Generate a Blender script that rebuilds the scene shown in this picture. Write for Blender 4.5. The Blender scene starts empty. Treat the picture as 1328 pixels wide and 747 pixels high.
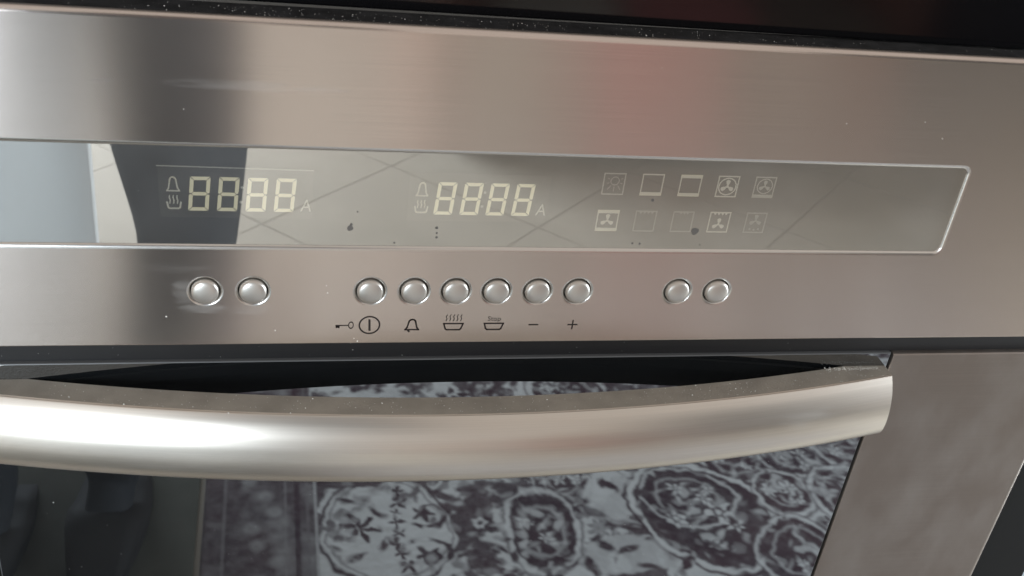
import bpy, bmesh, math, random
import numpy as np
from mathutils import Vector, Matrix
rnd = random.Random(7)
sc = bpy.context.scene

# ------------------------------------------------------------------ camera
# x along the oven front (0 = its middle), y into the oven, z up, floor at 0; the oven front is the plane y = 0
CAM = Vector((-0.085, -0.3736, 1.15))
FPX, CX, CY = 1401.0, 664.0, 373.5                     # focal length and centre in pixels of a 1328 wide picture
ax = Vector((6920-CX, 382-CY, FPX)).normalized()
dn = Vector((347-CX, 2700-CY, FPX)); dn = (dn - ax*ax.dot(dn)).normalized()
ay = ax.cross(dn)
if ay.z < 0: ay = -ay
rows = (ax, ay, -dn)
right = Vector([r.x for r in rows]); up = -Vector([r.y for r in rows]); fwd = Vector([r.z for r in rows])
cd = bpy.data.cameras.new('camera'); cam = bpy.data.objects.new('camera', cd); sc.collection.objects.link(cam)
cam.matrix_world = Matrix((( right.x, up.x, -fwd.x, CAM.x), (right.y, up.y, -fwd.y, CAM.y), (right.z, up.z, -fwd.z, CAM.z), (0, 0, 0, 1)))
cd.sensor_width = 36; cd.lens = 36*FPX/1328; cd.clip_start = 0.005; cd.clip_end = 60
cd.dof.use_dof = True; cd.dof.focus_distance = .47; cd.dof.aperture_fstop = 24.0
sc.camera = cam

# ------------------------------------------------------------------ light
w = bpy.data.worlds.new('World'); sc.world = w; w.use_nodes = True
bg = w.node_tree.nodes['Background']; bg.inputs[0].default_value = (1.0, 0.90, 0.815, 1); bg.inputs[1].default_value = 0.56
def area(name, loc, target, sx, sy, power, col):
    l = bpy.data.lights.new(name, 'AREA'); l.shape = 'RECTANGLE'; l.size = sx; l.size_y = sy; l.energy = power; l.color = col
    o = bpy.data.objects.new(name, l); sc.collection.objects.link(o)
    o.location = loc; o.rotation_euler = (Vector(target)-Vector(loc)).to_track_quat('-Z', 'Y').to_euler()
    return o
area('window_light', (-1.25, -3.1, 1.15), (-.1, 0, 0.9), 1.35, 1.9, 155, (0.80, 0.91, 1.0))
area('right_fill_light', (1.75, -.20, .75), (0.5, -.95, 0.1), .36, 1.3, 38, (0.78, 0.90, 1.0))  # added cool lamp at right to brighten the rug, kept off the handle's reflection
sc.view_settings.view_transform = 'Standard'; sc.view_settings.look = 'None'
sc.view_settings.exposure = 0.1; sc.view_settings.gamma = 1.0; sc.view_settings.use_curve_mapping = False
sc.cycles.max_bounces = 10; sc.cycles.glossy_bounces = 6; sc.cycles.transparent_max_bounces = 12
sc.cycles.sample_clamp_indirect = 6.0

# ------------------------------------------------------------------ helpers
COL = sc.collection
Z0 = 1.15
def W(x, y, z): return Vector((x/1000, y/1000, Z0 + z/1000))       # millimetres on the oven front, z measured down from the lens height
def link(name, mesh, mats=(), parent=None, loc=(0, 0, 0), smooth=False):
    o = bpy.data.objects.new(name, mesh); COL.objects.link(o)
    if mats and mesh is not None and not mesh.materials:
        for m in (mats if isinstance(mats, (list, tuple)) else (mats,)): mesh.materials.append(m)
    if smooth: mesh.shade_smooth()
    o.location = loc
    if parent is not None: adopt(o, parent)
    return o
def world_of(o):
    return (world_of(o.parent) @ o.matrix_parent_inverse if o.parent else Matrix()) @ o.matrix_basis
def adopt(o, p):
    o.parent = p; o.matrix_parent_inverse = world_of(p).inverted()
def thing(name, label, cat, loc=(0, 0, 0), group=None):
    o = bpy.data.objects.new(name, None); COL.objects.link(o); o.location = loc; o.empty_display_size = .05
    return tag(o, label, cat, group)
def tag(o, label, cat, group=None):
    o['label'] = label; o['category'] = cat
    if group: o['group'] = group
    return o
def pyd(name, v, f):
    m = bpy.data.meshes.new(name); m.from_pydata([tuple(p) for p in v], [], f); m.update(); return m
def box_mesh(name, a, b, bev=0.0, seg=2):
    bm = bmesh.new(); bmesh.ops.create_cube(bm, size=1)
    a, b = Vector(a), Vector(b)
    for v in bm.verts: v.co = Vector([(a[i]+b[i])/2 + v.co[i]*abs(b[i]-a[i]) for i in range(3)])
    if bev: bmesh.ops.bevel(bm, geom=bm.edges[:], offset=bev, segments=seg, affect='EDGES', profile=.5)
    m = bpy.data.meshes.new(name); bm.to_mesh(m); bm.free(); return m
def done(bm, name, recalc=True):
    if recalc: bmesh.ops.recalc_face_normals(bm, faces=bm.faces[:])
    m = bpy.data.meshes.new(name); bm.to_mesh(m); bm.free(); return m

# ------------------------------------------------------------------ materials
def new_mat(name):
    m = bpy.data.materials.new(name); m.use_nodes = True; nt = m.node_tree; nt.nodes.clear()
    out = nt.nodes.new('ShaderNodeOutputMaterial'); return m, nt, out
def N(nt, t, **kw):
    n = nt.nodes.new(t)
    for k, v in kw.items():
        if k.startswith('i_'): n.inputs[int(k[2:]) if k[2:].isdigit() else k[2:].replace('_', ' ')].default_value = v
        else: setattr(n, k, v)
    return n
def principled(name, col, rough=.5, metal=0., spec=.5, bump=0, bscale=200, var=0, vscale=30, emit=None, estr=0, ior=None):
    m, nt, out = new_mat(name); L = nt.links
    p = N(nt, 'ShaderNodeBsdfPrincipled'); L.new(p.outputs[0], out.inputs[0])
    p.inputs['Base Color'].default_value = (*col, 1); p.inputs['Roughness'].default_value = rough; p.inputs['Metallic'].default_value = metal
    p.inputs['Specular IOR Level'].default_value = spec
    if ior: p.inputs['IOR'].default_value = ior
    if emit: p.inputs['Emission Color'].default_value = (*emit, 1); p.inputs['Emission Strength'].default_value = estr
    tc = N(nt, 'ShaderNodeTexCoord')
    if var:
        n = N(nt, 'ShaderNodeTexNoise', i_Scale=vscale, i_Detail=5.); L.new(tc.outputs['Object'], n.inputs[0])
        mr = N(nt, 'ShaderNodeMapRange', i_1=.3, i_2=.7, i_3=1-var, i_4=1+var); L.new(n.outputs[0], mr.inputs[0])
        mx = N(nt, 'ShaderNodeMix', data_type='RGBA', blend_type='MULTIPLY', i_0=1.); mx.inputs[6].default_value = (*col, 1)
        L.new(mr.outputs[0], mx.inputs[7]); L.new(mx.outputs[2], p.inputs['Base Color'])
    if bump:
        n = N(nt, 'ShaderNodeTexNoise', i_Scale=bscale, i_Detail=4.); L.new(tc.outputs['Object'], n.inputs[0])
        b = N(nt, 'ShaderNodeBump', i_Strength=bump, i_Distance=.001); L.new(n.outputs[0], b.inputs['Height']); L.new(b.outputs[0], p.inputs['Normal'])
    return m

def brushed_steel(name, col, rough, aniso, smears=(), dull=.04, tangent=(1, 0, 0), mottle=0., mscale=(18, 18, 18)):
    """steel brushed along x: sharp along the strokes, spread across them; smears = (x, z, half length, half height, strength) in mm"""
    m, nt, out = new_mat(name); L = nt.links
    g = N(nt, 'ShaderNodeBsdfAnisotropic', distribution='GGX'); g.inputs['Color'].default_value = (*col, 1)
    g.inputs['Roughness'].default_value = rough; g.inputs['Anisotropy'].default_value = aniso
    t = N(nt, 'ShaderNodeCombineXYZ', i_0=tangent[0], i_1=tangent[1], i_2=tangent[2]); L.new(t.outputs[0], g.inputs['Tangent'])
    geo = N(nt, 'ShaderNodeNewGeometry')
    # strokes: long thin noise
    mp = N(nt, 'ShaderNodeMapping'); mp.inputs['Scale'].default_value = (14, 60, 2600); L.new(geo.outputs['Position'], mp.inputs[0])
    n = N(nt, 'ShaderNodeTexNoise', i_Scale=1., i_Detail=3.); L.new(mp.outputs[0], n.inputs[0])
    mr = N(nt, 'ShaderNodeMapRange', i_1=.3, i_2=.7, i_3=.955, i_4=1.035); L.new(n.outputs[0], mr.inputs[0])
    mx = N(nt, 'ShaderNodeMix', data_type='RGBA', blend_type='MULTIPLY', i_0=1.); mx.inputs[6].default_value = (*col, 1)
    L.new(mr.outputs[0], mx.inputs[7]); L.new(mx.outputs[2], g.inputs['Color'])
    # finger grease: soft blotches that dull the polish a little
    mp2 = N(nt, 'ShaderNodeMapping'); mp2.inputs['Scale'].default_value = mscale; L.new(geo.outputs['Position'], mp2.inputs[0])
    n2 = N(nt, 'ShaderNodeTexNoise', i_Scale=1., i_Detail=6., i_Roughness=.62); L.new(mp2.outputs[0], n2.inputs[0])
    fac = N(nt, 'ShaderNodeMapRange', i_1=.40, i_2=.75, i_3=dull, i_4=dull+mottle); L.new(n2.outputs[0], fac.inputs[0]); last = fac.outputs[0]
    sep = N(nt, 'ShaderNodeSeparateXYZ'); L.new(geo.outputs['Position'], sep.inputs[0])
    if smears:
        mp3 = N(nt, 'ShaderNodeMapping'); mp3.inputs['Scale'].default_value = (60, 60, 420); L.new(geo.outputs['Position'], mp3.inputs[0])
        n3 = N(nt, 'ShaderNodeTexNoise', i_Scale=1., i_Detail=5., i_Roughness=.6); L.new(mp3.outputs[0], n3.inputs[0])
    for (sx, sz, hx, hz, st) in smears:
        c = W(sx, 0, sz)
        a = N(nt, 'ShaderNodeMath', operation='SUBTRACT', i_1=c.x); L.new(sep.outputs[0], a.inputs[0])
        a2 = N(nt, 'ShaderNodeMath', operation='DIVIDE', i_1=hx/1000); L.new(a.outputs[0], a2.inputs[0])
        b = N(nt, 'ShaderNodeMath', operation='SUBTRACT', i_1=c.z); L.new(sep.outputs[2], b.inputs[0])
        b2 = N(nt, 'ShaderNodeMath', operation='DIVIDE', i_1=hz/1000); L.new(b.outputs[0], b2.inputs[0])
        aa = N(nt, 'ShaderNodeMath', operation='POWER', i_1=2.); ab = N(nt, 'ShaderNodeMath', operation='ABSOLUTE'); L.new(a2.outputs[0], ab.inputs[0]); L.new(ab.outputs[0], aa.inputs[0])
        bb = N(nt, 'ShaderNodeMath', operation='POWER', i_1=2.); ac = N(nt, 'ShaderNodeMath', operation='ABSOLUTE'); L.new(b2.outputs[0], ac.inputs[0]); L.new(ac.outputs[0], bb.inputs[0])
        s = N(nt, 'ShaderNodeMath', operation='ADD'); L.new(aa.outputs[0], s.inputs[0]); L.new(bb.outputs[0], s.inputs[1])
        nn = N(nt, 'ShaderNodeMapRange', i_1=.25, i_2=.75, i_3=-.7, i_4=.9); L.new(n3.outputs[0], nn.inputs[0])
        s2 = N(nt, 'ShaderNodeMath', operation='ADD'); L.new(s.outputs[0], s2.inputs[0]); L.new(nn.outputs[0], s2.inputs[1])
        r = N(nt, 'ShaderNodeMapRange', i_1=1.0, i_2=.1, i_3=0., i_4=st); L.new(s2.outputs[0], r.inputs[0])
        ad = N(nt, 'ShaderNodeMath', operation='ADD', use_clamp=True); L.new(last, ad.inputs[0]); L.new(r.outputs[0], ad.inputs[1]); last = ad.outputs[0]
    d = N(nt, 'ShaderNodeBsdfDiffuse'); d.inputs['Color'].default_value = (.55, .54, .52, 1)
    ms = N(nt, 'ShaderNodeMixShader'); L.new(last, ms.inputs[0]); L.new(g.outputs[0], ms.inputs[1]); L.new(d.outputs[0], ms.inputs[2]); L.new(ms.outputs[0], out.inputs[0])
    return m

def mirror_glass(name, refl, tint=(.9, .92, .9), haze=.03, hrough=.35, back=None):
    """tinted half-mirror glass with a thin film of dust; back = colour seen through it, None = really see-through"""
    m, nt, out = new_mat(name); L = nt.links
    g = N(nt, 'ShaderNodeBsdfAnisotropic'); g.inputs['Roughness'].default_value = .0; g.inputs['Color'].default_value = (*tint, 1)
    h = N(nt, 'ShaderNodeBsdfAnisotropic'); h.inputs['Roughness'].default_value = hrough; h.inputs['Color'].default_value = (1, 1, 1, 1)
    if back is None: b = N(nt, 'ShaderNodeBsdfTransparent'); b.inputs[0].default_value = (.93, .93, .9, 1)
    else: b = N(nt, 'ShaderNodeBsdfDiffuse'); b.inputs[0].default_value = (*back, 1)
    m1 = N(nt, 'ShaderNodeMixShader', i_0=refl); L.new(b.outputs[0], m1.inputs[1]); L.new(g.outputs[0], m1.inputs[2])
    geo = N(nt, 'ShaderNodeNewGeometry')
    n = N(nt, 'ShaderNodeTexNoise', i_Scale=22., i_Detail=5.); L.new(geo.outputs['Position'], n.inputs[0])
    mr = N(nt, 'ShaderNodeMapRange', i_1=.3, i_2=.75, i_3=haze*.5, i_4=haze*1.5); L.new(n.outputs[0], mr.inputs[0])
    m2 = N(nt, 'ShaderNodeMixShader'); L.new(mr.outputs[0], m2.inputs[0]); L.new(m1.outputs[0], m2.inputs[1]); L.new(h.outputs[0], m2.inputs[2]); L.new(m2.outputs[0], out.inputs[0])
    return m
def clear_mat(name):
    m, nt, out = new_mat(name); b = N(nt, 'ShaderNodeBsdfTransparent'); nt.links.new(b.outputs[0], out.inputs[0]); return m

M = {}
M['panel'] = brushed_steel('brushed steel panel', (.71, .63, .58), .22, .62, dull=.03, mottle=.03, mscale=(9, 9, 14),
    smears=[(-92, -146.5, 38, 2.4, .13), (-117.5, -232, 5.5, 6.5, .2), (-111, -240, 10, 3, .2), (-92, -241, 9, 3, .16), (-120, -222, 16, 2.5, .05), (-143, -146.5, 6, .6, .14), (60, -160, 14, 1.5, .03)])
M['rim'] = brushed_steel('steel rim', (.72, .70, .67), .26, .0, dull=.03)
M['frame'] = brushed_steel('satin steel door frame', (.245, .205, .178), .40, .0, dull=.05, mottle=.12, mscale=(34, 34, 20))
M['handle'] = brushed_steel('satin steel handle', (.69, .635, .57), .32, .0, dull=.05, mottle=.12, mscale=(16, 40, 110), smears=[(152, -286, 16, 6, .16), (-60, -290, 30, 5, .06), (60, -296, 26, 4, .05)])
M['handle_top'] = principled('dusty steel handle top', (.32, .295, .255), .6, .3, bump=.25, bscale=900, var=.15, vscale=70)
M['button'] = principled('pearl silver button', (.62, .59, .55), .38, .85)
M['black'] = principled('black plastic', (.010, .010, .011), .5, spec=.5)
M['cavity'] = principled('black cavity', (.006, .006, .006), .7, spec=.2)
M['ledge'] = principled('dusty black ledge', (.03, .031, .034), .6, spec=.3, bump=.4, bscale=1400, var=.4, vscale=160)
M['display'] = mirror_glass('half mirrored display glass', .57, (.87, .85, .82), haze=.055, hrough=.6)
M['door_glass'] = mirror_glass('dark mirror door glass', .27, (.90, .93, .96), haze=.012, back=(.006, .007, .008))
M['top_glass'] = principled('black gloss glass', (.004, .004, .005), .10, spec=.5)
M['clear'] = clear_mat('clear glass side')
M['segment'] = principled('pale phosphor segment', (.80, .75, .54), .6, emit=(1., .93, .64), estr=.42)
M['icon_bright'] = principled('bright icon print', (.66, .64, .56), .6, emit=(1, .96, .8), estr=.16)
M['icon_mid'] = principled('pale icon print', (.45, .44, .39), .6, emit=(1, .96, .8), estr=.10)
M['icon_faint'] = principled('faint icon print', (.33, .325, .29), .6, emit=(1, .96, .8), estr=.05)
M['plate'] = principled('smoky display plate', (.05, .045, .036), .6, spec=.2)
M['ink'] = principled('dark brown printed ink', (.022, .016, .015), .5, spec=.3)
M['dust'] = principled('white dust', (.85, .84, .8), .6, spec=.5)
M['stain'] = principled('dried dark spot', (.15, .14, .13), .5, spec=.3)
M['glass_edge'] = principled('grey glass edge', (.11, .115, .12), .35, spec=.5)
M['cabinet'] = principled('pale blue grey cabinet', (.42, .48, .52), .5)
M['oven_body'] = principled('oven casing', (.08, .08, .08), .6)

# ------------------------------------------------------------------ the setting that the glass and the steel reflect: floor of diagonal tiles
TS, GR = .4384, .0026
m_tile = principled('cream stone tile', (.42, .38, .32), .6, spec=.15, var=.06, vscale=5)
m_grout = principled('brown grey grout', (.375, .34, .287), .8)
floor = link('floor', pyd('floor', [(-2.6, .0, -.0012), (4.4, .0, -.0012), (4.4, -4.2, -.0012), (-2.6, -4.2, -.0012)], [(0, 3, 2, 1)]), m_grout)
floor['kind'] = 'structure'
h = TS/2 - GR/2
tile = box_mesh('tile', (-h, -h, -.012), (h, h, 0))
tile.materials.append(m_tile)
for i in range(-14, 15):
    for j in range(-14, 15):
        s = -.615 + (i+.5)*.62; d = 1.65 + (j+.5)*.62           # s = x + y, d = x - y along the joints
        x, y = (s+d)/2, (s-d)/2
        if -2.3 < x < 4.0 and -3.9 < y < -.32:
            o = link('tile', tile, (), floor, (x, y, 0)); o.rotation_euler.z = math.pi/4

wall = link('wall', box_mesh('wall', (-2.6, .60, 0), (4.4, .70, 2.6)), principled('painted wall', (.55, .52, .47), .8)); wall['kind'] = 'structure'
# ------------------------------------------------------------------ rug (its pattern is the colour of the pile)
def make_rug():
    x0, x1, y0, y1, st = -.18, 1.30, -1.42, -.46, .0024
    nx, ny = int((x1-x0)/st)+1, int((y1-y0)/st)+1
    X, Y = np.meshgrid(np.linspace(x0, x1, nx), np.linspace(y0, y1, ny))
    rs = np.random.RandomState(4)
    def noise(scale, oct=3, seed=0):
        r = np.random.RandomState(seed); t = np.zeros_like(X); a = 1.
        for k in range(oct):
            f = scale*2**k; gx, gy = (X-x0)*f, (Y-y0)*f
            G = r.rand(int(gy.max())+3, int(gx.max())+3); ix, iy = gx.astype(int), gy.astype(int); u, v = gx-ix, gy-iy
            u = u*u*(3-2*u); v = v*v*(3-2*v)
            t += a*((G[iy, ix]*(1-u)+G[iy, ix+1]*u)*(1-v)+(G[iy+1, ix]*(1-u)+G[iy+1, ix+1]*u)*v-.5); a *= .55
        return t
    wx, wy = X + .012*noise(14, 3, 1) + .006*noise(70, 2, 3), Y + .012*noise(14, 3, 2) + .006*noise(70, 2, 4)
    D = np.zeros_like(X)                       # 0 = cream ground, 1 = dark figure
    FULL = (slice(None), slice(None))
    def sm(v, e=.0022): return np.clip(.5 - v/(2*e), 0, 1)
    def put(val, mask, s=FULL):
        D[s] = D[s]*(1-mask) + val*mask
    def win(cx, cy, r):
        r += .03; c = lambda t, n: int(min(max(t, 0), n))
        return (slice(c((cy-r-y0)/st, ny), c((cy+r-y0)/st+1, ny)), slice(c((cx-r-x0)/st, nx), c((cx+r-x0)/st+1, nx)))
    def ell(cx, cy, rx, ry, rot=0, s=FULL):
        c, q = math.cos(rot), math.sin(rot); dx, dy = wx[s]-cx, wy[s]-cy
        return (np.hypot((dx*c+dy*q)/rx, (-dx*q+dy*c)/ry)-1)*min(rx, ry)
    def flower(cx, cy, r, n, ph=0, depth=.35, s=FULL):
        t = np.arctan2(wy[s]-cy, wx[s]-cx); return np.hypot(wx[s]-cx, wy[s]-cy) - r*(1-depth+depth*np.cos(n*(t-ph)))
    def bloom(cx, cy, r, n, ph=0, depth=.35, v=1.):
        s = win(cx, cy, r); put(v, sm(flower(cx, cy, r, n, ph, depth, s)), s)
    def spot(cx, cy, rx, ry, rot=0, v=1., k=1.):
        s = win(cx, cy, max(rx, ry)); put(v, sm(ell(cx, cy, rx, ry, rot, s))*k, s)
    def rosette(cx, cy, r, n=6, v=0.):
        bloom(cx, cy, r, n, cx*9, .28, v); bloom(cx, cy, r*.45, n, 0, .1, 1-v); spot(cx, cy, r*.2, r*.2, 0, v)
    def medallion(cx, cy, rx, ry, rot=0, seed=0):
        s = win(cx, cy, max(rx, ry)); e = ell(cx, cy, rx, ry, rot, s); put(1, sm(e), s); put(0, sm(np.abs(e+.016)-.0028)*.5, s)
        r = np.random.RandomState(seed)
        for k in range(13):
            t = r.rand()*6.3; q = r.rand()**.5*.72
            px, py = cx+math.cos(t)*rx*q, cy+math.sin(t)*ry*q
            if k < 3: rosette(px, py, .010+.007*r.rand(), 5+r.randint(3))
            else: spot(px, py, .006+.008*r.rand(), .0035, r.rand()*3.1, 0, .35+.35*r.rand())
        put(0, sm(np.abs(e-.006)-.0028)*.85, s); put(1, sm(np.abs(e-.0115)-.0022)*.7, s)
    def scroll(cx, cy, r, turns=1.4, ph=0, hand=1, wd=.0048, v=1.):
        for k in range(60):
            t = k/59; q_ = ph+hand*t*turns*6.283; q = r*(1-.85*t)
            spot(cx+math.cos(q_)*q, cy+math.sin(q_)*q, wd*(1.25-.5*t), wd*(1.25-.5*t), 0, v, .98)
        spot(cx, cy, r*.24, r*.24, 0, v)
    def leaf(cx, cy, l, rot, v=1): spot(cx, cy, l, l*.38, rot, v)
    # field: the overall scatter first
    n1 = noise(20, 4, 11); put(1, sm(-(n1-.04)*.05, .003)*.95)
    pts = []
    def free(x, y, r):
        return all((x-a)**2+(y-b)**2 > (r+c)**2*.72 for a, b, c in pts)
    fixed = [(.315, -.783, .058), (.585, -.79, .12), (.80, -.93, .062), (.735, -.843, .05), (.71, -.70, .062), (.90, -.955, .055), (.05, -.80, .06), (.145, -.83, .045), (.14, -.745, .045),
             (.47, -.83, .06), (.42, -.72, .05)]
    pts += fixed
    kinds = 0
    for k in range(900):
        x, y = x0+.2+rs.rand()*(x1-x0-.2), y0+rs.rand()*(y1-y0); r = .024+.05*rs.rand()**1.6
        if not free(x, y, r): continue
        pts.append((x, y, r)); kinds += 1
        if r > .05: medallion(x, y, r*.95, r*(.8+.4*rs.rand()), rs.rand()*3, kinds)
        elif kinds % 3 == 0: scroll(x, y, r*.85, 1.2+.5*rs.rand(), rs.rand()*6, 1 if rs.rand() > .5 else -1)
        elif kinds % 3 == 1: rosette(x, y, r*.8, 5+kinds % 4, 1.)
        else:
            for q in range(5): leaf(x+(rs.rand()-.5)*r*1.3, y+(rs.rand()-.5)*r*1.3, r*.42, rs.rand()*3.1)
    # the figures that stand out
    put(0, sm(ell(.47, -.845, .075, .06), .006)*.85*np.clip(.95-1.1*noise(30, 3, 17), 0, 1)); put(0, sm(ell(.44, -.72, .085, .04))*.8)
    medallion(.315, -.783, .052, .082, .1, 3)
    e1 = ell(.585, -.80, .098, .118, -.45); put(1, sm(e1))
    medallion(.575, -.84, .07, .062, .3, 21); rosette(.542, -.793, .019, 6); rosette(.616, -.801, .024, 5); rosette(.628, -.772, .017, 6); rosette(.585, -.735, .012, 5)
    put(0, sm(np.abs(e1-.006)-.0042)); put(1, sm(np.abs(e1-.014)-.0028))
    medallion(.80, -.93, .062, .052, .2, 5); medallion(.735, -.838, .045, .05, 0, 6); medallion(.712, -.705, .062, .07, .1, 7); medallion(.90, -.955, .05, .06, 0, 8); medallion(.845, -.83, .05, .06, .4, 9)
    rosette(.405, -.777, .022, 7, .6)
    for (x, y, l, r) in [(.44, -.729, .020, -.4), (.407, -.741, .016, .9), (.45, -.875, .02, .7), (.50, -.86, .016, -.6), (.39, -.84, .02, .2), (.375, -.70, .022, 1.2), (.47, -.69, .018, .3), (.52, -.70, .02, -.8), (.41, -.88, .014, 2.)]: leaf(x, y, l, r)
    # palmette at the border
    put(0, sm(ell(.085, -.80, .10, .115, 0))*np.clip(.93-1.3*noise(34, 3, 19), 0, 1)); e = ell(.085, -.80, .10, .115); put(1, sm(np.abs(e)-.003)); put(1, sm(np.abs(e+.011)-.0016)*.7)
    put(1, sm(flower(.046, -.80, .034, 6, .2, .4))); put(1, sm(flower(.145, -.833, .019, 5, 0, .3))); put(1, sm(flower(.14, -.742, .019, 5, .4, .3)))
    scroll(.150, -.836, .036, .8, 2.2, -1, .0032); scroll(.147, -.742, .036, .8, 3.9, 1, .0032)
    for k in range(8): put(1, sm(flower(.103+.004*math.sin(k*2), -.88+k*.023, .011+.004*(k % 2), 4, k, .4)))
    for (x, y, l, r) in [(.075, -.835, .014, .8), (.08, -.765, .014, -.8), (.185, -.80, .02, 1.5), (.18, -.87, .018, .5), (.19, -.74, .018, -.5), (.03, -.86, .015, .4), (.035, -.745, .015, -.4)]: leaf(x, y, l, r)
    put(1, sm(ell(.04, -.915, .062, .028)))
    for k in range(3000):                      # small leaves and buds worked into both grounds
        x, y = x0+.17+rs.rand()*(x1-x0-.17), y0+rs.rand()*(y1-y0); l = .004+.010*rs.rand()**2
        i, j = min(int((y-y0)/st), ny-1), min(int((x-x0)/st), nx-1); here = D[i, j]
        if here > .6: spot(x, y, l, l*(.35+.4*rs.rand()), rs.rand()*3.1, 0, .25+.6*rs.rand()**1.5)
        elif rs.rand() < .38: spot(x, y, l*1.15, l*(.4+.4*rs.rand()), rs.rand()*3.1, 1, .5+.5*rs.rand())
    D[:] = np.where(D > .5, D - .10*np.clip(noise(60, 2, 31)+.3, 0, 1), D)
    # border band along the short side, and the same round the other sides
    ins = np.minimum(np.minimum(X-x0, x1-X), np.minimum(Y-y0, y1-Y)); ins = np.where(X-x0 < .4, X-x0, ins+.02)
    B = .90 - .30*np.clip(noise(26, 3, 41)*1.6, 0, 1)
    for k in range(30):
        yy = y0+.03+k*.034
        B = B*(1-.55*sm(np.hypot(X-x0-.085+.02*math.sin(k*1.9), (Y-yy))-.011, .004)) + .35*.55*sm(np.hypot(X-x0-.085+.02*math.sin(k*1.9), (Y-yy))-.011, .004)
    inb = sm(ins-.162, .001)
    D[:] = D*(1-inb)+B*inb
    for p, wd, v in [(.162, .0022, .30), (.150, .0016, .75), (.118, .0012, .62), (.03, .0014, .6), (.135, .004, 1.)]:
        mk = sm(np.abs(ins-p)-wd, .0012); put(v, mk*.9)
    D[:] = np.clip(D + .10*noise(90, 2, 51) + .05*(rs.rand(*X.shape)-.5), 0, 1)
    cream = np.array([.60, .60, .585]); dark = np.array([.058, .037, .047]); dark2 = np.array([.085, .054, .062])
    k2 = np.clip(noise(12, 2, 61)+.5, 0, 1)[..., None]
    Cc = cream*(1-D[..., None]) + (dark*(1-k2)+dark2*k2)*D[..., None]
    Cc *= (1+.10*noise(40, 2, 71))[..., None]
    zz = .006 + .0012*noise(120, 2, 81)
    edge = np.minimum(np.minimum(X-x0, x1-X), np.minimum(Y-y0, y1-Y)) < st*.6; zz[edge] = .0005
    v = np.stack([X, Y, zz], -1).reshape(-1, 3)
    idx = np.arange(nx*ny).reshape(ny, nx)
    f = np.stack([idx[:-1, :-1], idx[:-1, 1:], idx[1:, 1:], idx[1:, :-1]], -1).reshape(-1, 4)
    me = bpy.data.meshes.new('rug'); me.vertices.add(len(v)); me.vertices.foreach_set('co', v.ravel().astype(np.float32))
    me.loops.add(f.size); me.loops.foreach_set('vertex_index', f.ravel().astype(np.int32))
    me.polygons.add(len(f)); me.polygons.foreach_set('loop_start', np.arange(0, f.size, 4, dtype=np.int32))
    me.update(); me.validate()
    at = me.color_attributes.new('pile', 'FLOAT_COLOR', 'POINT')
    at.data.foreach_set('color', np.concatenate([Cc.reshape(-1, 3), np.ones((nx*ny, 1))], 1).ravel().astype(np.float32))
    m, nt, out = new_mat('woven rug pile'); p = N(nt, 'ShaderNodeBsdfPrincipled', i_Roughness=.95); p.inputs['Specular IOR Level'].default_value = .1
    a = N(nt, 'ShaderNodeAttribute', attribute_name='pile'); nt.links.new(a.outputs['Color'], p.inputs['Base Color']); nt.links.new(p.outputs[0], out.inputs[0])
    o = link('rug', me, m); me.shade_smooth()
    return tag(o, 'cream and dark plum patterned rug lying on the floor, mirrored in the oven door glass', 'rug')
make_rug()
m_floor_shade = principled('olive grey floor shade', (.10, .10, .082), .8, spec=.2, bump=.5, bscale=700, var=.10, vscale=30)  # shade of the near floor put into the colour of an added sheet
tag(link('floor_shade', box_mesh('floor_shade', (-1.05, -1.10, .0005), (-.188, -.42, .006), .002, 2), m_floor_shade), 'olive grey sheet standing for the shaded floor left of the patterned rug, mirrored in the door glass', 'mat')

# ------------------------------------------------------------------ oven
oven = thing('oven', 'built-in stainless steel oven with two digital displays, ten buttons and a bowed handle', 'oven', (0, .28, .43))
def loop_rrect(hx0, hx1, hz0, hz1, r, n=6):
    pts = []
    for cx, cz, a0 in ((hx1-r, hz1-r, 0), (hx0+r, hz1-r, 90), (hx0+r, hz0+r, 180), (hx1-r, hz0+r, 270)):
        for k in range(n+1):
            a = math.radians(a0+90*k/n); pts.append((cx+r*math.cos(a), cz+r*math.sin(a)))
    return pts
def loop_circle(cx, cz, r, n=40): return [(cx+r*math.cos(2*math.pi*k/n), cz+r*math.sin(2*math.pi*k/n)) for k in range(n)]
BUT = [-109.9, -91.6, -45.4, -27.5, -10.3, 6.9, 24.4, 41.9, 86.7, 104.8]
BZ, BR_O, BR_I = -232.2, 7.0, 5.75
PX, PT, PB, PR = 297.5, -121.5, -257.8, 2.4            # half width, top, bottom, rounding of the top edge
disp_o = (-208.2, 208.2, -213.4, -168.9)
# --- control panel: one sheet with openings
bm = bmesh.new()
def add_loop(pts, y=0):
    vs = [bm.verts.new(W(x, y, z)) for x, z in pts]
    return [bm.edges.new((vs[i], vs[(i+1) % len(vs)])) for i in range(len(vs))]
ed = add_loop([(-PX, PB+.6), (PX, PB+.6), (PX, PT-PR), (-PX, PT-PR)])
ed += add_loop(loop_rrect(*disp_o, 4.6))
for b in BUT: ed += add_loop(loop_circle(b, BZ, BR_O))
bmesh.ops.triangle_fill(bm, use_beauty=True, use_dissolve=False, edges=ed, normal=(0, -1, 0))
for f in bm.faces:
    if f.normal.y > 0: f.normal_flip()
prof = [(PR*(1-math.cos(a)), PT-PR+PR*math.sin(a)) for a in [math.pi/2*k/8 for k in range(9)]] + [(9, PT)]
def strip(pr, smooth=True):
    row = [[bm.verts.new(W(s*PX, y, z)) for s in (-1, 1)] for y, z in pr]
    for a, b in zip(row[:-1], row[1:]):
        f = bm.faces.new((a[0], a[1], b[1], b[0])); f.smooth = smooth
strip(prof[:-1]); 
strip([(9, PB+.0), (.6, PB), (.25, PB+.12), (.06, PB+.35), (0, PB+.6)])
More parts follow.
